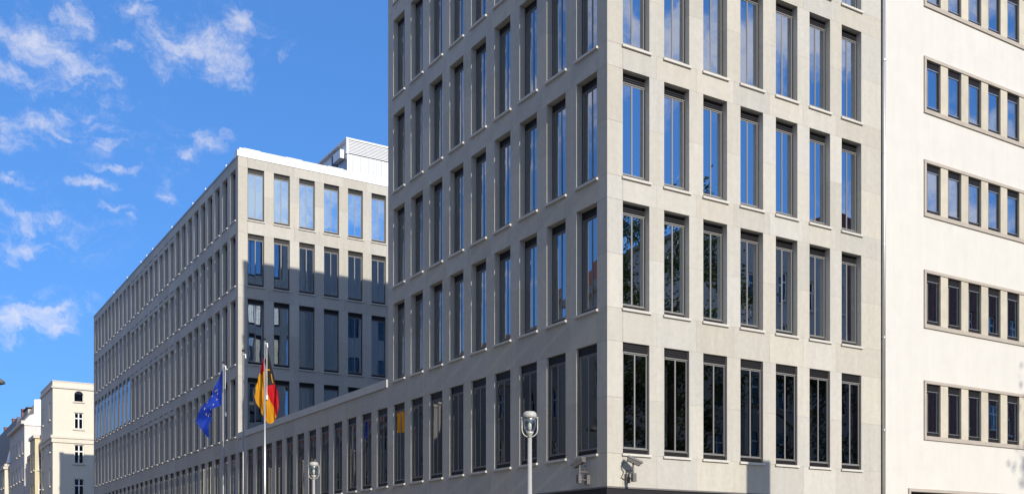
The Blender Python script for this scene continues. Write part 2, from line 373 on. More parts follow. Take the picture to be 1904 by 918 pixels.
# rain pipe in the joint to the white building
dp = MB().tube([(10.78, -.07, .13), (10.78, -.07, H1)], .05, 12)
link('downpipe', dp.mesh('downpipe', 'steel', True), B1)
for z in [3.0+2.9*i for i in range(8)]:
    link('pipe_bracket', cached('pb', lambda: MB().tube([(0,0,0),(0,0,.05)], .062, 12).box(-.015, .015, 0, .1, .01, .04).mesh('pipe_bracket', 'grey_metal')), B1, (10.78, -.07, z))

# ------------------------------------------------------------------ low connecting wing
B1b = thing('low_wing', 'one storey high stone connecting wing with a row of tall windows between both office blocks', 'building', 0, 13.5)
pS = [13.56+1.459*k-13.5 for k in range(13)]
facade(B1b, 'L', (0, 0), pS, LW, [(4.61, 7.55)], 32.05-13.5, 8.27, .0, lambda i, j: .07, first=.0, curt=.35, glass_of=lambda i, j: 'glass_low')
link('core', MB().box(1.2, 9.5, .0, 18.5, .1, 7.9).mesh('core', 'interior'), B1b)
link('roof', MB().box(.45, 10, .0, 18.55, 7.95, 8.1).mesh('roof', 'roofgrey'), B1b)
for i in range(9):
    link('parapet_coping', cached('pcop', lambda: MB().box(0, 2.052, -.055, .4, 0, .29).mesh('parapet_coping', 'coping')), B1b, (0, .03+(i+1)*2.058-.002, 8.275), -math.pi/2)

# ------------------------------------------------------------------ long office block behind
S2 = 32.11
B2 = thing('long_office_block', 'long stone office block receding down the main street, white roof edge', 'building', 0, S2)
rows2 = [(4.61, 7.55), (8.42, 11.55), (12.24, 15.70), (16.37, 19.12), (19.83, 22.57)]
H2 = 23.08
lS2 = [32.56-S2+1.473*k for k in range(28)]; END2 = 73.9-S2
facade(B2, 'L', (0, 0), lS2, LW, rows2, END2, H2, .0, lambda i, j: .03 if (j == 2 and i >= 18) else (.07 if j == 0 else (REC if i < 9 else .25)), split=1, sub=False, first=lS2[0]-.0,
       lower=lambda i, j: .32 if (9 <= i < 18 and j > 0) else 0, curt=0)
rS2 = [.515+1.4135*k for k in range(10)]
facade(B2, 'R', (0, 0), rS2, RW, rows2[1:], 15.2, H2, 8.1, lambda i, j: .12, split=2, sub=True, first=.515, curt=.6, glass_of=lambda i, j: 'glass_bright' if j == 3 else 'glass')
zs = [0]+[z for r in rows2 for z in r]+[H2]
for j in range(len(zs)-1):
    h = zs[j+1]-zs[j]
    link('corner_stone', stone_mesh(.515-.006, lS2[0]-.006, h-.006), B2, (0, 0, zs[j]+.003))
link('core', MB().box(1.2, 14.5, 1.0, END2-.5, .1, H2-.5).mesh('core', 'interior'), B2)
link('end_wall', MB().box(.46, 15, END2-.4, END2-.01, .1, H2-.02).mesh('end_wall', 'stone'), B2)
link('roof', MB().box(.46, 15, .46, END2-.4, H2-.4, H2-.2).mesh('roof', 'roofgrey'), B2)
rc = MB(); rc.box(.06, 15.2, -.03, .5, H2+.004, H2+.45); rc.box(-.05, .06, -.05, .5, H2+.004, H2+.33)
link('white_roof_edge', rc.mesh('white_roof_edge', 'white_metal'), B2)['label'] = 'white sheet metal roof edge'
link('eaves_strip', MB().box(-.04, .4, .5, END2, H2+.004, H2+.1).mesh('eaves_strip', 'grey_metal'), B2)
for x in (.3, 2.6, 5.0):
    link('edge_step', MB().box(x, x+.9, .0, .3, H2+.451, H2+.49).mesh('edge_step', 'white_metal'), B2)
for s in (2.2, 6.3, 9.1, 14.2, 19.6, 21.4, 23.2, 27.9, 33):
    link('lightning_rod', cached('rod', lambda: MB().tube([(0,0,0),(0,0,.16)], .035, 8).mesh('lightning_rod', 'white_metal')), B2, (.02, s, H2+.1))
# plant room on its roof
PR = (7.35, 3.0)
pr = link('plant_room', MB().box(0, 9, 0, 5.1, H2-.2, 25.75).mesh('plant_room', 'grey_metal'), B2, (PR[0], PR[1], 0))
link('louvre_back', MB().box(.12, 9, .14, 5.1, 25.755, 26.55).mesh('louvre_back', 'white_metal'), pr)
for i in range(44):
    link('wall_rib', cached('rib', lambda: MB().box(0, .13, -.04, .0, H2-.1, 25.72).mesh('wall_rib', 'white_metal')), pr, (.0+i*.17, -.006, 0))
for i in range(9):
    link('louvre_blade', cached('lou', lambda: MB().add([(0.05,-.07,0),(9,-.07,0),(9,.03,.05),(0.05,.03,.05),(0.05,-.07,.05),(9,-.07,.05),(9,.03,.10),(0.05,.03,.10)],
         [(0,3,2,1),(4,5,6,7),(0,1,5,4),(1,2,6,5),(2,3,7,6),(3,0,4,7)]).mesh('louvre_blade', 'white_metal')), pr, (0, 0, 25.78+i*.085))
link('roof_rail', MB().box(-.08, 9, -.1, 5.1, 26.56, 26.66).mesh('roof_rail', 'white_metal'), pr)
for x in (-.06, 3.3, 6.6): link('louvre_post', cached('lp', lambda: MB().box(0, .12, -.09, .1, 25.72, 26.56).mesh('louvre_post', 'white_metal')), pr, (x, 0, 0))
link('side_louvre', MB().box(-.03, 0.0, 1.4, 2.3, 24.9, 26.3).mesh('side_louvre', 'dark_frame'), pr)
link('side_cabinet', MB().box(-.3, -.03, .3, 1.4, 25.55, 26.05).mesh('side_cabinet', 'white_metal'), pr)
link('side_hatch', MB().box(-.025, 0.0, 3.2, 3.8, 24.0, 24.8).mesh('side_hatch', 'dark_frame'), pr)

# ------------------------------------------------------------------ walls with openings
def wall_mesh(name, width, z0, z1, opens, mat, depth=.3, u0=0.):
    us = sorted({u0, width}|{round(v, 4) for o in opens for v in o[:2]}); zz = sorted({z0, z1}|{round(v, 4) for o in opens for v in o[2:4]})
    m = MB()
    for a, b in zip(us, us[1:]):
        for c, d in zip(zz, zz[1:]):
            if any(o[0]-1e-4 < (a+b)/2 < o[1]+1e-4 and o[2]-1e-4 < (c+d)/2 < o[3]+1e-4 for o in opens): continue
            m.add([(a,0,c),(b,0,c),(b,0,d),(a,0,d)], [(0,1,2,3)])
    for (a, b, c, d) in opens:
        m.add([(a,0,c),(b,0,c),(b,depth,c),(a,depth,c)], [(0,1,2,3)]); m.add([(a,0,d),(b,0,d),(b,depth,d),(a,depth,d)], [(3,2,1,0)])
        m.add([(a,0,c),(a,0,d),(a,depth,d),(a,depth,c)], [(3,2,1,0)]); m.add([(b,0,c),(b,0,d),(b,depth,d),(b,depth,c)], [(0,1,2,3)])
    return m.mesh(name, mat)
# ------------------------------------------------------------------ white building on the right
B3 = thing('white_building', 'bright white rendered building with beige stone window bands, at the right', 'building', 10.84, -.02)
def rr(v): return v-10.84
bands = [(18.20+3.45*1, 16.36+3.45*1), (18.20, 16.36), (14.84, 13.00), (11.27, 9.38), (7.68, 5.75)]
NW = 12; BW0 = rr(12.78); BW1 = BW0+.15+NW*1.0875
opens = [(BW0, BW1, lo, hi) for hi, lo in bands]+[(rr(12.0), BW1+.8, .6, 4.15)]
link('wall', wall_mesh('wall', 30, .0, 26, opens, 'white_render', .5), B3)
link('core', MB().box(.1, 29.9, .52, 10, .1, 25.8).mesh('core', 'interior'), B3)
rw = [(1.2+2.6*i, 2.4+2.6*i, 2.2+3.45*j, 4.1+3.45*j) for i in range(10) for j in range(6)]
link('rear_wall', wall_mesh('rear_wall', 29.8, 0, 26, rw, 'greyhouse', .3), B3, (29.9, 10.4, 0), math.pi)
for (a, b_, c, d_) in rw:
    link('rear_window', cached('rwin', lambda: MB().box(0, 1.2, .15, .2, 0, 1.9).mesh('rear_window', 'houseglass')), B3, (29.9-a, 10.4, c), math.pi)
link('roof', MB().box(.03, 29.9, .03, 10.38, 25.9, 26.0).mesh('roof', 'roofgrey'), B3)
link('side_wall', MB().box(0, .02, .01, .5, .1, 26).mesh('side_wall', 'white_render'), B3)
for hi, lo in bands+[(4.15, .6)]:
    wide = hi == 4.15
    a, b_ = (rr(12.0), BW1+.8) if wide else (BW0, BW1)
    for nm, bx in (('band_head', (a, b_, hi-.10, hi)), ('band_sill', (a, b_, lo, lo+.13))):
        link(nm, MB().box(bx[0], bx[1], -.05, .3, bx[2]+.001, bx[3]-.001).mesh(nm, 'surround'), B3)
    link('band_jamb', MB().box(a, a+.10, -.047, .3, lo+.131, hi-.101).mesh('band_jamb', 'surround'), B3)
    if wide:
        for i in range(5):
            link('shopfront_pane', cached('w_sp', lambda: MB().box(0, 2.5, .25, .27, .75, 4.03).mesh('shopfront_pane', 'houseglass')), B3, (a+.15+i*2.6, 0, 0))
        continue
    z0, z1 = lo+.135, hi-.104
    for i in range(NW):
        x = BW0+.15+i*1.0875; w = .70
        h = z1-z0
        def wf():
            m = MB(); m.box(0, .03, .05, .2, 0, h); m.box(w-.045, w, .05, .2, 0, h); m.box(.03, w-.045, .06, .2, h-.2, h); m.box(.03, w-.045, .06, .2, 0, .12)
            for q in range(3): m.box(.03, w-.045, .045, .059, h-.19+q*.06, h-.155+q*.06)
            return m.mesh('frame', 'dark_frame')
        win = link('window', cached(('wf', round(h, 2)), wf), B3, (x, 0, z0))
        link('pane', cached(('wp', round(h, 2)), lambda: MB().box(.03, w-.045, .066, .078, .12, h-.2).mesh('pane', 'glass')), win, rot=(random.gauss(0, .002), 0, random.gauss(0, .002)))
        link('guide_rail', cached(('wg', round(h, 2)), lambda: MB().box(.085, .11, .03, .05, .14, h-.3).box(.035, w-.05, .036, .05, h-.24, h-.222).box(.035, w-.05, .036, .05, .125, .142).mesh('guide_rail', 'steel')), win)
        link('pier_stone', cached(('wst', round(h, 2)), lambda: MB().box(0, .379, 0, .35, 0, h).mesh('stone', 'beige_stone')), B3, (x+.704, -.02, z0))
    link('pier_stone', MB().box(BW0+.105, BW0+.148, -.012, .3, z0, z1).mesh('stone', 'beige_stone'), B3)

# ------------------------------------------------------------------ security cameras
def security_camera(label, r, s, rot, yaw):
    t = thing('security_camera', label, 'camera', r, s, 3.86, TH+rot, 'security cameras on the corner block')
    link('wall_plate', MB().box(-.06, .06, -.10, 0, -.02, .22).mesh('wall_plate', 'cam_grey'), t)
    link('bracket', MB().tube([(0,-.05,.08),(0,-.26,.10),(0,-.30,.16),(0,-.30,.48)], .026, 8).tube([(0,-.02,.3),(0,-.28,.3)], .02, 8).mesh('bracket', 'cam_grey', True), t)
    link('junction_box', MB().box(-.055, .055, -.37, -.27, .0, .22).mesh('junction_box', 'cam_grey'), t)
    hd = link('housing', MB().prism([(-.07,-.06),(.07,-.06),(.085,.03),(.06,.07),(-.06,.07),(-.085,.03)], -.20, .16).mesh('housing', 'cam_grey'), t, (0, -.30, .54), rot=(math.radians(24), 0, yaw))
    link('sun_hood', MB().prism([(-.10,.03),(.10,.03),(.08,.085),(-.08,.085)], -.245, .175).mesh('sun_hood', 'cam_grey'), hd)
    link('lens', MB().tube([(0,-.19,0),(0,-.212,0)], .045, 14).mesh('lens', 'dark_frame', False), hd)
    pts = [(-.02, -.02, .05)]+[(-.14-.05*math.sin(a*1.7), -.03, .05+.075*a) for a in range(1, 7)]+[(-.03, -.24, .56)]
    link('cable', MB().tube(pts, .010, 6).mesh('cable', 'cable', True), t)
security_camera('grey security camera on a bracket, sunlit face of the corner block', .62, 0, 0, math.radians(62))
security_camera('dark security camera on a bracket, shaded face of the corner block', 0, .82, -math.pi/2, math.radians(-75))

# ------------------------------------------------------------------ street lamps
def street_lamp(label, s, off):
    t = thing('street_lamp', label, 'street lamp', -off, s, 0, None, 'fork street lamps along the pavement')
    H = 5.2
    link('post', MB().tube([(0,0,.13),(0,0,.9),(0,0,.95),(0,0,H-.60)], [.085,.085,.062,.048], 14).mesh('post', 'lamp_pole', True), t)
    fk = []
    for k in range(13):
        a = math.pi*k/12
        fk.append((-.178*math.cos(a), 0, H-.42-.175*math.sin(a)))
    fk = [(-.178, 0, H-.14)]+fk+[(.178, 0, H-.14)]
    link('fork', MB().tube(fk, .013, 8).mesh('fork', 'lamp_pole', True), t, rotz=math.radians(-32))
    link('neck', MB().tube([(0,0,H-.61),(0,0,H-.56),(0,0,H-.52),(0,0,H-.47)], [.05,.045,.075,.095], 16).mesh('neck', 'lamp_pole', True), t)
    link('globe', MB().tube([(0,0,H-.468),(0,0,H-.40),(0,0,H-.30),(0,0,H-.16)], [.095,.125,.142,.150], 20).mesh('globe', 'lampglass', True), t)
    link('cap', MB().tube([(0,0,H-.158),(0,0,H-.10),(0,0,H-.045),(0,0,H-.012),(0,0,H)], [.158,.160,.150,.11,.02], 20).mesh('cap', 'lamp_cap', True), t)
    link('reflector', MB().tube([(0,0,H-.25),(0,0,H-.17)], [.05,.13], 16).mesh('reflector', 'steel', True), t)
    link('bulb', MB().tube([(0,0,H-.46),(0,0,H-.40),(0,0,H-.30),(0,0,H-.26)], [.02,.045,.045,.02], 12).mesh('bulb', 'bulb', True), t)
    for sx in (-1, 1): link('hinge', MB().tube([(sx*.15,0,H-.15),(sx*.20,0,H-.15)], .016, 8).mesh('hinge', 'lamp_pole'), t, rotz=math.radians(-32))
def line_pos(x, off):     # where the sight line through photo column x crosses the line `off` metres in front of the main street wall
    d = Vector(((x-CX)/F_PX, 1, 0)); q = P0-uR*off
    # d*t = q + uL*s
    det = -d.x*uL.y + d.y*uL.x
    t = (-q.x*uL.y + q.y*uL.x)/det
    return (d*t-q).dot(uL), t
street_lamp('nearer fork street lamp standing before the corner block', line_pos(985, 3.5)[0], 3.5)
street_lamp('farther small fork street lamp before the low wing', line_pos(583.5, 3.5)[0], 3.5)

# ------------------------------------------------------------------ flagpoles and flags
OFF = 3.0; poles = []
for x, ytop, lab in ((492.5, 628, 'steel flagpole flying the black red gold flag'), (452.2, 649, 'bare steel flagpole between the two flags'), (415.6, 671, 'steel flagpole carrying the blue star flag')):
    s, Y = line_pos(x, OFF); H = 1.7+(YH-ytop)/F_PX*Y
    t = thing('flagpole', lab, 'flagpole', -OFF, s, 0, 0, 'flagpoles before the low wing')
    link('pole', MB().tube([(0,0,.13),(0,0,4),(0,0,H-.1)], [.046,.042,.034], 12).mesh('pole', 'steel' if x > 480 else 'dull_steel', True), t)
    link('foot', MB().tube([(0,0,.13),(0,0,.45),(0,0,.5)], [.12,.11,.065], 14).mesh('foot', 'grey_metal'), t)
    link('truck', MB().tube([(0,0,H-.1),(0,0,H-.03),(0,0,H)], [.05,.055,.03], 12).mesh('truck', 'dark_frame'), t)
    link('hoist_arm', MB().tube([(.0,-.0,H-.22),(.1,-.03,H-.22),(.11,-.03,H-.38)], .03, 8).mesh('hoist_arm', 'white_metal'), t)
    if x != 452.2:
        link('halyard', MB().tube([(.085,-.02,H-.38),(.085,-.02,H-2.3)], .012, 6).mesh('halyard', 'white_metal'), t)
        link('halyard_weight', MB().tube([(.085,-.02,H-2.45),(.085,-.02,H-2.28)], .04, 8).mesh('halyard_weight', 'white_metal'), t)
    poles.append((t, x, Y, H, ytop))
def bez(p, u):
    a, b, c, d = [Vector((q[0], q[1])) for q in p]; w = 1-u
    return a*w**3+b*(3*w*w*u)+c*(3*w*u*u)+d*u**3
# blue flag: hoist along the pole, fly hanging down to the left (outline in metres beside the pole)
t, x0, Y, H, yt = poles[2]; K = Y/F_PX/3.08
def eu(u, v):
    T = bez([(229,192),(190,265),(135,400),(78,492)], u); B = bez([(224,402),(182,405),(160,480),(142,592)], u)
    p = T.lerp(B, v); px, py = p.x-233, p.y-150
    dep = .22*math.sin(u*5.2+v*2.6)*min(1, u*4)+.12*math.sin(u*14+v*6)*min(1, u*3)+.05*math.sin(v*9+u*3)*u
    return Vector((px*K, dep-.05, -py*K))
fl = link('blue_star_flag', None, None, t.location+Vector((0, 0, H-.0))); fl.empty_display_size = .1
tag(fl, 'limp blue flag with yellow stars hanging from the left flagpole', 'flag')
m = MB(); NU, NV = 44, 26
for i in range(NU+1):
    for j in range(NV+1): m.v.append(tuple(eu(i/NU, j/NV)))
for i in range(NU):
    for j in range(NV):
        a = i*(NV+1)+j; m.f.append((a, a+1, a+NV+2, a+NV+1)); m.mi.append(0)
link('cloth', m.mesh('cloth', 'eu_blue', True), fl)
for k in range(12):
    a = 2*math.pi*k/12; cu, cv = .48+.24*math.cos(a), .5+.34*math.sin(a); sm = MB(); pts = []
    for q in range(10):
        rr_ = .042 if q % 2 == 0 else .017; b = math.pi/2+q*math.pi/5
        pts.append(eu(cu+rr_*.72*math.cos(b), cv-rr_*math.sin(b))+Vector((0, -.02, 0)))
    c = eu(cu, cv)+Vector((0, -.025, 0))
    sm.add([c]+pts, [(0, q+1, (q+1) % 10+1) for q in range(10)])
    link('star', sm.mesh('star', 'star'), fl)
# black red gold flag, draped to both sides of its pole
t, x0, Y, H, yt = poles[0]; K = Y/F_PX/3.08
def interp(tab, y):
    for (y0, a), (y1, b) in zip(tab, tab[1:]):
        if y <= y1: return a+(b-a)*max(0, (y-y0)/(y1-y0))
    return tab[-1][1]
XL = [(60,474),(95,464),(125,455),(170,442),(230,427),(300,408),(345,404),(380,412),(420,436),(460,458),(490,478),(502,488)]
XR = [(60,480),(120,492),(200,508),(270,522),(310,538),(345,548),(390,547),(430,542),(455,536),(475,524),(495,506),(502,492)]
def colour(px, py):
    if px < 470:
        if py < 128: return 0
        if py < 216+8*math.sin(px*.2): return 1
        return 2
    if py < 292-(px-470)*.45: return 0
    if py < 300+(px-470)*2.7: return 1
    return 2
fl = link('black_red_gold_flag', None, None, t.location+Vector((0, 0, H))); fl.empty_display_size = .1
tag(fl, 'black red and gold flag with shield, limp on the tallest looking flagpole', 'flag')
m = MB(); NU, NV = 56, 84
def ge(u, v):
    py = 60+442*v; a, b = interp(XL, py), interp(XR, py); px = a+(b-a)*u
    dep = .17*math.cos((px-468)/44*math.pi*1.0)+.06*math.sin(px*.16+py*.012)+.035*math.sin(px*.33-py*.03)
    return px, py, Vector(((px-470)*K, -dep*min(1, v*5)*.8+.14, -(py-15)*K))
for i in range(NU+1):
    for j in range(NV+1): m.v.append(tuple(ge(i/NU, j/NV)[2]))
for i in range(NU):
    for j in range(NV):
        a = i*(NV+1)+j; px, py, _ = ge((i+.5)/NU, (j+.5)/NV)
        m.f.append((a, a+1, a+NV+2, a+NV+1)); m.mi.append(colour(px, py))
link('cloth', m.mesh('cloth', ['f_black', 'f_red', 'f_gold'], True), fl)
def patch(name, poly, mat, off):
    mm = MB(); vs = []
    for px, py in poly:
        v = (py-60)/442; a, b = interp(XL, py), interp(XR, py); vs.append(ge((px-a)/(b-a), v)[2]+Vector((0, off, 0)))
    mm.add(vs, [tuple(range(len(vs)))]); link(name, mm.mesh(name, mat), fl)
for q, poly in enumerate(([(474,192),(493,190),(494,198),(475,200)], [(499,214),(503,216),(509,258),(512,270),(506,266),(502,240)], [(475,206),(478,206),(480,236),(484,250),(480,250),(476,238)])):
    patch('shield_edge', poly, 'f_gold', -.03)
patch('eagle', [(482,206),(488,212),(490,204),(493,211),(497,205),(498,226),(494,230),(496,240),(491,252),(488,240),(484,232),(482,228)], 'f_black', -.045)

# ------------------------------------------------------------------ town houses
def sash(parent, loc, rotz, w, h, deep=.16, arch=False):
    """white casement window with a cross of bars, its frame set back in the opening"""
    def fr():
        m = MB(); t = .09 if not arch else .04
        m.box(0, t, deep, deep+.08, 0, h); m.box(w-t, w, deep, deep+.08, 0, h); m.box(t, w-t, deep, deep+.08, 0, t); m.box(t, w-t, deep, deep+.08, h-t, h)
        if not arch: m.box(w/2-.06, w/2+.06, deep-.01, deep+.08, t, h-t)
        if not arch: m.box(t, w/2-.06, deep-.005, deep+.08, h*.62, h*.62+.11); m.box(w/2+.06, w-t, deep-.005, deep+.08, h*.62, h*.62+.11)
        return m.mesh('window', 'whiteframe')
    win = link('window', cached(('sf', round(w,2), round(h,2), deep, arch), fr), parent, loc, rotz)
    link('pane', cached(('sp', round(w,2), round(h,2), deep), lambda: MB().box(.05, w-.05, deep+.03, deep+.04, .05, h-.05).mesh('pane', 'houseglass')), win)
    link('sill', cached(('ss', round(w,2), round(h,2)), lambda: MB().box(-.14, w+.14, -.12, deep, -.14, .0).mesh('sill', 'trim')), win)
    return win
def face(b, orig, rot, width, z0, z1, wins, mat, sashes=True, deep=.16):
    """one wall of a house; wins: (u0,u1,z0,z1)"""
    link('wall', wall_mesh('wall', width, z0, z1, wins, mat, .3), b, (*orig, 0), rot)
    R_ = Matrix.Rotation(rot, 3, 'Z')
    if sashes:
        for (a, c, d, e) in wins:
            p = R_ @ Vector((a, 0, d)); sash(b, (orig[0]+p.x, orig[1]+p.y, d), rot, c-a, e-d, deep)
def grid(width, cols, zlist, w, h):
    st = width/cols; return [(round(st*(i+.5)-w/2, 3), round(st*(i+.5)+w/2, 3), z, z+h) for i in range(cols) for z in zlist]
# cream house across the cross street
sA = 95.6
rA = ((98-CX)/F_PX)      # its corner stands on the sight line of photo column 98
d = Vector((rA, 1, 0)); tA = (P0+uL*sA).dot(uL)/d.dot(uL); rA = (d*tA-P0).dot(uR)
YA = tA
def zat(y, Y): return 1.7+(YH-y)/F_PX*Y
HA = zat(708, YA)
HSE = thing('cream_town_house', 'cream town house with arched top window beyond the long block', 'house', rA, sA)
def uA(x):
    d = Vector(((x-CX)/F_PX, 1, 0)); t = (P0+uL*sA).dot(uL)/d.dot(uL); return (d*t-P0).dot(uR)-rA, t
winsA = []
for x0, x1, y0, y1 in ((138, 155, 726.5, 746), (138, 155, 766.5, 797), (138, 156, 826, 861), (138, 156.5, 889, 925)):
    a, ta = uA(x0); b_, tb = uA(x1); winsA.append((round(a,3), round(b_,3), round(zat(y1, (ta+tb)/2),3), round(zat(y0, (ta+tb)/2),3)))
winsA.append((winsA[3][0], winsA[3][1], 1.6, 4.4))
for extra in (4.2, 8.4):
    winsA += [(w[0]+extra, w[1]+extra, w[2], w[3]) for w in winsA[:5]]
face(HSE, (0, 0), 0, 14, 0, HA-.65, [w for w in winsA], 'cream', sashes=False)
for i, w in enumerate(winsA):
    ar = i % 5 == 0
    sash(HSE, (w[0], 0, w[2]), 0, w[1]-w[0], w[3]-w[2], .16, ar)
    if ar:
        ww = w[1]-w[0]; hh = ww*.5
        for sx in (0, 1):
            pts = [(0, 0)]+[(ww/2-ww/2*math.cos(a*math.pi/12), hh*math.sin(a*math.pi/12)-hh) for a in range(7)]
            if sx: pts = [(ww-p[0], p[1]) for p in pts][::-1]
            link('arch_corner', MB().prism(pts, .003, .17).mesh('arch_corner', 'cream'), HSE, (w[0], 0, w[3]))
dA = 9.0
face(HSE, (0, dA), -math.pi/2, dA, 0, HA-.65, [(1.2,2.1,z,z+1.9) for z in (2, 6.2, 10, 13.6, 17)]+[(6.4,7.3,z,z+1.9) for z in (2, 6.2, 10, 13.6, 17)], 'cream', deep=.12)
m = MB(); m.box(-.02, 14, -.02, dA, HA-.65, HA); link('attic', m.mesh('attic', 'cream'), HSE)
m = MB(); m.box(-.14, 14, -.14, -.02, HA-.67, HA-.50); m.box(-.14, -.02, -.02, dA, HA-.67, HA-.50); m.box(-.06, 14, -.06, dA, HA+.002, HA+.10)
link('cornice', m.mesh('cornice', 'trim'), HSE)
zb = zat(813, YA); m = MB(); m.box(-.22, 14, -.22, -.003, zb, zb+.28); m.box(-.22, -.003, -.003, dA, zb, zb+.28); m.box(-.12, 14, -.12, -.003, zb-.45, zb-.002); m.box(-.12, -.003, -.003, dA, zb-.45, zb-.002)
link('string_course', m.mesh('string_course', 'cream'), HSE)
link('core', MB().box(.35, 13.9, .35, dA, .1, HA-.2).mesh('core', 'interior'), HSE)
def row_house(name, label, s0, s1, r0, H, mat, eaves, bay=None, roof='roofgrey', depth=12, cols=4, floors=(1.5, 5.2, 8.8, 12.3)):
    t = thing(name, label, 'house', r0, s0)
    L = s1-s0; fl_ = [z for z in floors if z+2 < eaves]
    face(t, (0, L), -math.pi/2, L, 0, eaves, grid(L, cols, fl_, 1.1, 1.9), mat)
    link('gable_wall', MB().box(.02, depth, -.02, .28, 0, eaves).mesh('gable_wall', mat), t)
    link('core', MB().box(.35, depth, .3, L-.05, .1, eaves-.1).mesh('core', 'interior'), t)
    link('cornice', MB().box(-.35, .02, -.1, L, eaves-.35, eaves+.05).mesh('cornice', 'trim'), t)
    p = [(-.15, eaves+.06), (1.6, H), (depth, H), (depth, eaves+.06)]
    mm = MB().prism([(x, z) for x, z in p], .0, L).mesh('roof', roof)
    rf = link('roof', mm, t)
    for q in range(max(2, int(L/7))):
        link('chimney', cached('chim', lambda: MB().box(0, .7, 0, 1.1, -.5, 1.3).box(-.06, .76, -.06, 1.16, 1.301, 1.4).mesh('chimney', 'brick')), rf, (2.2+1.3*(q % 2), .8+q*6.4, H))
    link('aerial', MB().tube([(3, L*.4, H), (3, L*.4, H+2.2)], .03, 6).tube([(3, L*.4-.5, H+2), (3, L*.4+.5, H+2)], .02, 6).tube([(3, L*.4-.35, H+1.7), (3, L*.4+.35, H+1.7)], .02, 6).mesh('aerial', 'dull_steel'), rf)
    if bay:
        b0, b1, dp, bh, mt = bay
        wz = [z for z in fl_ if z+2 < bh]
        face(t, (-dp, b0), 0, dp, 0, bh, [(dp*.30, dp*.30+min(.75, dp*.5), z, z+2.0) for z in wz], mt, deep=.06)
        face(t, (-dp, b1), -math.pi/2, b1-b0, 0, bh, grid(b1-b0, 2, wz, .9, 1.9), mt)
        link('bay_cornice', MB().box(-dp-.18, .0, b0-.18, b1, bh, bh+.35).mesh('bay_cornice', 'trim'), t)
    return t
# the row beyond it
sB = sA+dA
def r_at(x, s):
    d = Vector(((x-CX)/F_PX, 1, 0)); t = (P0+uL*s).dot(uL)/d.dot(uL); return (d*t-P0).dot(uR), t
rb, tb = r_at(87, sB+.3); rc_, tc_ = r_at(65, sB+.3)
hB = row_house('bay_town_house', 'ochre town house with a tall bay, next beyond the cream house', sB+.02, sB+15, rb, zat(806, 127), 'pale', zat(838, 122), bay=(.28, 4.5, rb-rc_, zat(815, tb), 'ochre'), cols=5)
for i, (zz, ss) in enumerate(((0, 3), (0, 7), (0, 11))):
    link('dormer', MB().box(.1, 1.6, 0, 1.3, zat(838, 122), zat(818, 122)).mesh('dormer', 'pale'), hB, (0, ss, 0))
sC = sB+15.02
rC, tC = r_at(45, sC); ee = zat(782, tC)
hC = row_house('white_gable_house', 'town house with a bare white sunlit gable above its neighbour', sC, sC+16, rC, zat(762, tC+9), 'pale', ee, cols=5, floors=(1.5, 5.2, 8.8, 12.3, 15.6))
g0 = r_at(63, sC)[0]-rC; g1 = r_at(82, sC)[0]-rC
link('gable_top', MB().prism([(-.01, ee-.5), (.0, ee-.02), (g0*.55, zat(771, tC)), (g0, zat(768, tC)), (g0+.02, zat(741, tC)), (g1, zat(739, tC)), (g1+6, zat(739, tC)), (g1+6, ee-.5)], -.14, .3).mesh('gable_top', 'whiteframe'), hC)
link('canopy', MB().box(g0*.3, g0+.5, .32, 5, zat(756, tC), zat(754, tC)).mesh('canopy', 'roofgrey'), hC)
link('terrace_room', MB().box(g0*.45, g0+3, .6, 5, zat(775, tC), zat(757, tC)).mesh('terrace_room', 'greyhouse'), hC)
sD = sC+16.02
rD, tD = r_at(33, sD)[0]+1.0, r_at(33, sD)[1]
hD = row_house('curved_bay_house', 'far pale town house with a rounded white roof gable', sD, sD+22, rD, zat(815, tD+14), 'pale', zat(850, tD), bay=(.28, 6, 2.6, zat(872, tD), 'cream'), roof='roofgrey', cols=6)
arc = [(-.3, 0)]
RR = zat(800, tD)-zat(852, tD)
arc += [(-.9+2.6*(1-math.cos(a*math.pi/16)), RR*math.sin(a*math.pi/16)) for a in range(0, 9)]
arc2 = [(x+.55, z*.9) for x, z in arc[1:]]
link('curved_gable', MB().prism([(x, z) for x, z in arc[1:]]+[(x, z) for x, z in arc2[::-1]], 2.0, 9.0).mesh('curved_gable', 'white_metal'), hD, (-.5, 0, zat(852, tD)))
rE, tE = r_at(9, sD+22.02)
row_house('dark_roof_house', 'farthest town house with a steep dark roof at the left edge', sD+22.04, sD+60, rE+.3, zat(800, tE+18), 'greyhouse', zat(862, tE), cols=8)

# hanging street light at the left edge
Yl = 36.0; Xl = (-5-CX)/F_PX*Yl; zl = zat(709, Yl)
t = link('mast_street_light', None, None, (Xl-1.6, Yl-.6, 0)); tag(t, 'grey mast street light, only its lamp head tip showing at the left edge', 'street light')
link('mast', MB().tube([(0,0,.0),(0,0,zl-.1)], [.09,.06], 12).mesh('mast', 'grey_metal', True), t)
link('arm', MB().tube([(0,0,zl-.15),(.5,.2,zl+.1),(1.3,.5,zl+.14)], .035, 8).mesh('arm', 'grey_metal', True), t)
hm = MB().tube([(0,0,-.10),(0,0,-.06),(0,0,.02),(0,0,.10),(0,0,.13)], [.14,.25,.24,.12,.03], 20).mesh('lamp_head', 'cam_grey', True)
link('lamp_head', hm, t, (1.6, .6, zl))

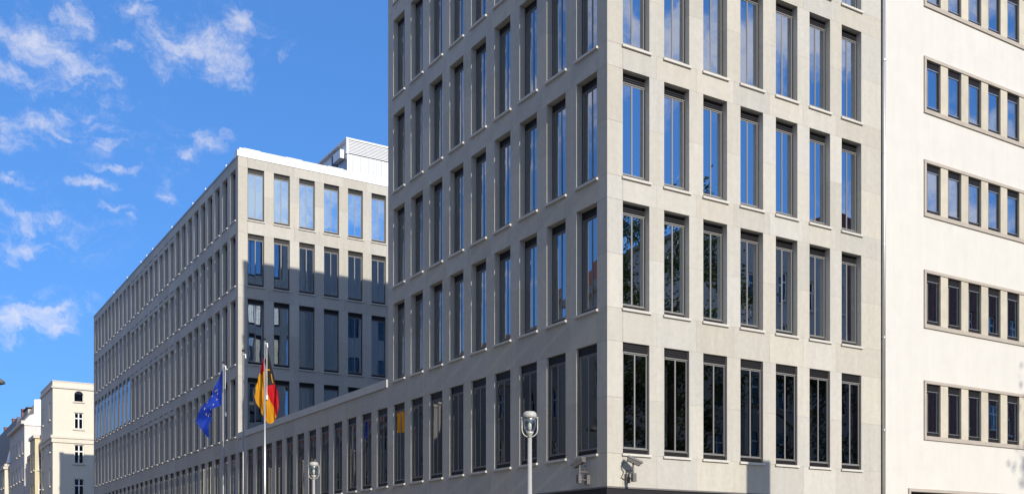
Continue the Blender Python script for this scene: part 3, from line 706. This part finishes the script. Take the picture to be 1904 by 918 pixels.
# ------------------------------------------------------------------ what the windows mirror: houses over the road, trees, the block over the side street
def street_house(name, label, s0, s1, r0, H, mat, roof, bays, cols, rise=4.2):
    t = thing(name, label, 'house', r0, s0, 0, None)
    L = s1-s0; zl_ = [1.4, 5.2, 8.9, 12.5, 16.0]; zl_ = [z for z in zl_ if z+2.4 < H]
    face(t, (0, 0), math.pi/2, L, 0, H, grid(L, cols, zl_, 1.15, 2.0), mat)
    link('gable_wall', MB().box(-12, -.02, 0, .3, 0, H).mesh('gable_wall', mat), t)
    link('gable_wall', MB().box(-12, -.02, L-.3, L, 0, H).mesh('gable_wall', mat), t)
    link('core', MB().box(-11.9, -.35, .32, L-.32, .1, H-.1).mesh('core', 'interior'), t)
    link('cornice', MB().box(-.02, .5, 0, L, H-.4, H+.05).mesh('cornice', 'trim'), t)
    link('roof', MB().prism([(.3, H+.06), (-4.5, H+rise), (-12, H+rise), (-12, H+.06)][::-1], 0, L).mesh('roof', roof), t)
    for b0 in bays:
        w = 3.2; dp = 1.3
        bw = [(.9, 2.3, z, z+2.0) for z in zl_ if 4 < z < H-4]
        face(t, (dp, b0), math.pi/2, w, 4, H-2, bw, mat)
        link('bay_side', MB().box(.003, dp-.003, b0+.002, b0+.25, 4, H-2).mesh('bay_side', mat), t)
        link('bay_side', MB().box(.003, dp-.003, b0+w-.25, b0+w-.002, 4, H-2).mesh('bay_side', mat), t)
        link('bay_roof', MB().box(0.003, dp+.1, b0-.1, b0+w+.1, H-2, H-1.8).box(.003, dp, b0+.25, b0+w-.25, 3.9, 3.99).mesh('bay_roof', 'trim'), t)
    return t
street_house('ochre_street_house', 'ochre house with bays opposite the corner block, mirrored in its windows', -26, 8, -25, 19.2, 'ochre', 'roofgrey', (5, 16, 26), 9)
street_house('pale_street_house', 'pale house with bays over the road, mirrored in the low wing', 8.1, 38, -24, 20.0, 'cream', 'rooftile', (4, 13, 22), 8)
street_house('grey_street_house', 'grey house over the road from the long block', 38.1, 66, -25, 17.0, 'greyhouse', 'rooftile', (6, 18), 7)
street_house('red_roof_street_house', 'red roofed house over the road from the far end of the long block', 66.1, 120, -25, 15.0, 'greyhouse', 'rooftile', (8, 20, 32), 12)
street_house('tall_red_roof_house', 'tall house with a big red roof, mirrored in the far glazed bays', 120.2, 250, -25, 22.0, 'ochre', 'rooftile', (8, 20, 32, 48), 22, rise=9)
# block over the side street
t = thing('side_street_block', 'large block over the side street, mirrored in the sunny front', 'building', 31, -30)
def back_face(w0, w1, H, mat, cols):
    o = (w1, 0); face(t, o, math.pi, w1-w0, 0, H, grid(w1-w0, cols, [z for z in (1.4, 5.2, 8.9, 12.6, 16.3, 20) if z+2.5 < H], 1.3, 2.0), mat)
back_face(0, 14, 24.4, 'greyhouse', 5); back_face(14.05, 50, 25.5, 'brick', 12)
link('core', MB().box(.2, 13.9, -12, -.35, .1, 24.3).box(14.3, 49.9, -12, -.35, .1, 25.4).mesh('core', 'interior'), t)
link('gable_wall', MB().box(0, .2, -12, -.01, 0, 24.4).box(14.05, 14.3, -12, -.01, 0, 25.4).mesh('gable_wall', 'greyhouse'), t)
link('roof', MB().box(-.2, 14, -12, .3, 24.41, 24.7).box(14.01, 50, -12, .3, 25.51, 25.8).mesh('roof', 'roofgrey'), t)
link('roof_ridge', MB().box(14.4, 49, -10, -1.6, 25.81, 28.2).mesh('roof_ridge', 'rooftile'), t)
# slim unseen pylon, added to cast the square shadow on the sunny front
q = 10.5; zt = 4.66+q*math.tan(EL)
t = thing('shadow_pylon', 'tall slim grey pylon over the side street, unseen, added to cast a square shadow', 'pylon', 5.42-q*math.tan(EPS), -q)
link('pylon_post', MB().box(-.36, -.24, -.06, .06, 0, zt-3.0).box(.24, .36, -.06, .06, 0, zt-3.0).mesh('pylon_post', 'grey_metal'), t)
link('pylon_panel', MB().box(-.47, .47, -.09, .09, zt-3.0, zt).mesh('pylon_panel', 'grey_metal'), t)
def tree(label, r, s, H, R_, seed, n=5200):
    rnd = random.Random(seed); t = thing('street_tree', label, 'tree', r, s, 0, group='street trees over the side street')
    m = MB(); m.tube([(0,0,0),(.1,.05,H*.2),(.0,.1,H*.42),(.15,0,H*.7)], [.34,.28,.2,.08], 10)
    for k in range(9):
        a = k*2.4; z = H*(.28+.05*k); e = (math.cos(a)*R_*.7, math.sin(a)*R_*.7, z+H*.17)
        m.tube([(.05,.05,z),(e[0]*.5, e[1]*.5, z+H*.11), e], [.12,.07,.03], 6)
    link('trunk', m.mesh('trunk', 'bark', True), t)
    c = MB(); blobs = []
    for k in range(46):
        a = rnd.random()*6.283; z = rnd.uniform(.28, .97); rad = R_*math.sin(math.pi*min(1, (z-.2)*1.12))**.6*rnd.uniform(.25, 1)
        blobs.append(Vector((math.cos(a)*rad, math.sin(a)*rad, z*H)))
    for k in range(n):
        b = rnd.choice(blobs); v = Vector((rnd.gauss(0, .55), rnd.gauss(0, .55), rnd.gauss(0, .5)))+b
        sz = rnd.uniform(.08, .16); nn = Vector((rnd.gauss(0,1), rnd.gauss(0,1), rnd.gauss(.5,1))).normalized(); x = nn.orthogonal().normalized(); y = nn.cross(x)
        c.add([v-x*sz, v-y*sz*.6, v+x*sz, v+y*sz*.6], [(0,1,2,3)])
    link('crown', c.mesh('crown', 'leaf'), t)
tree('tall street tree mirrored in the lower windows of the sunny front', 23.2, -24.7, 23.5, 5.0, 3, 20000)
tree('second street tree, further down the side street', 33.5, -24.0, 15, 4.2, 5)
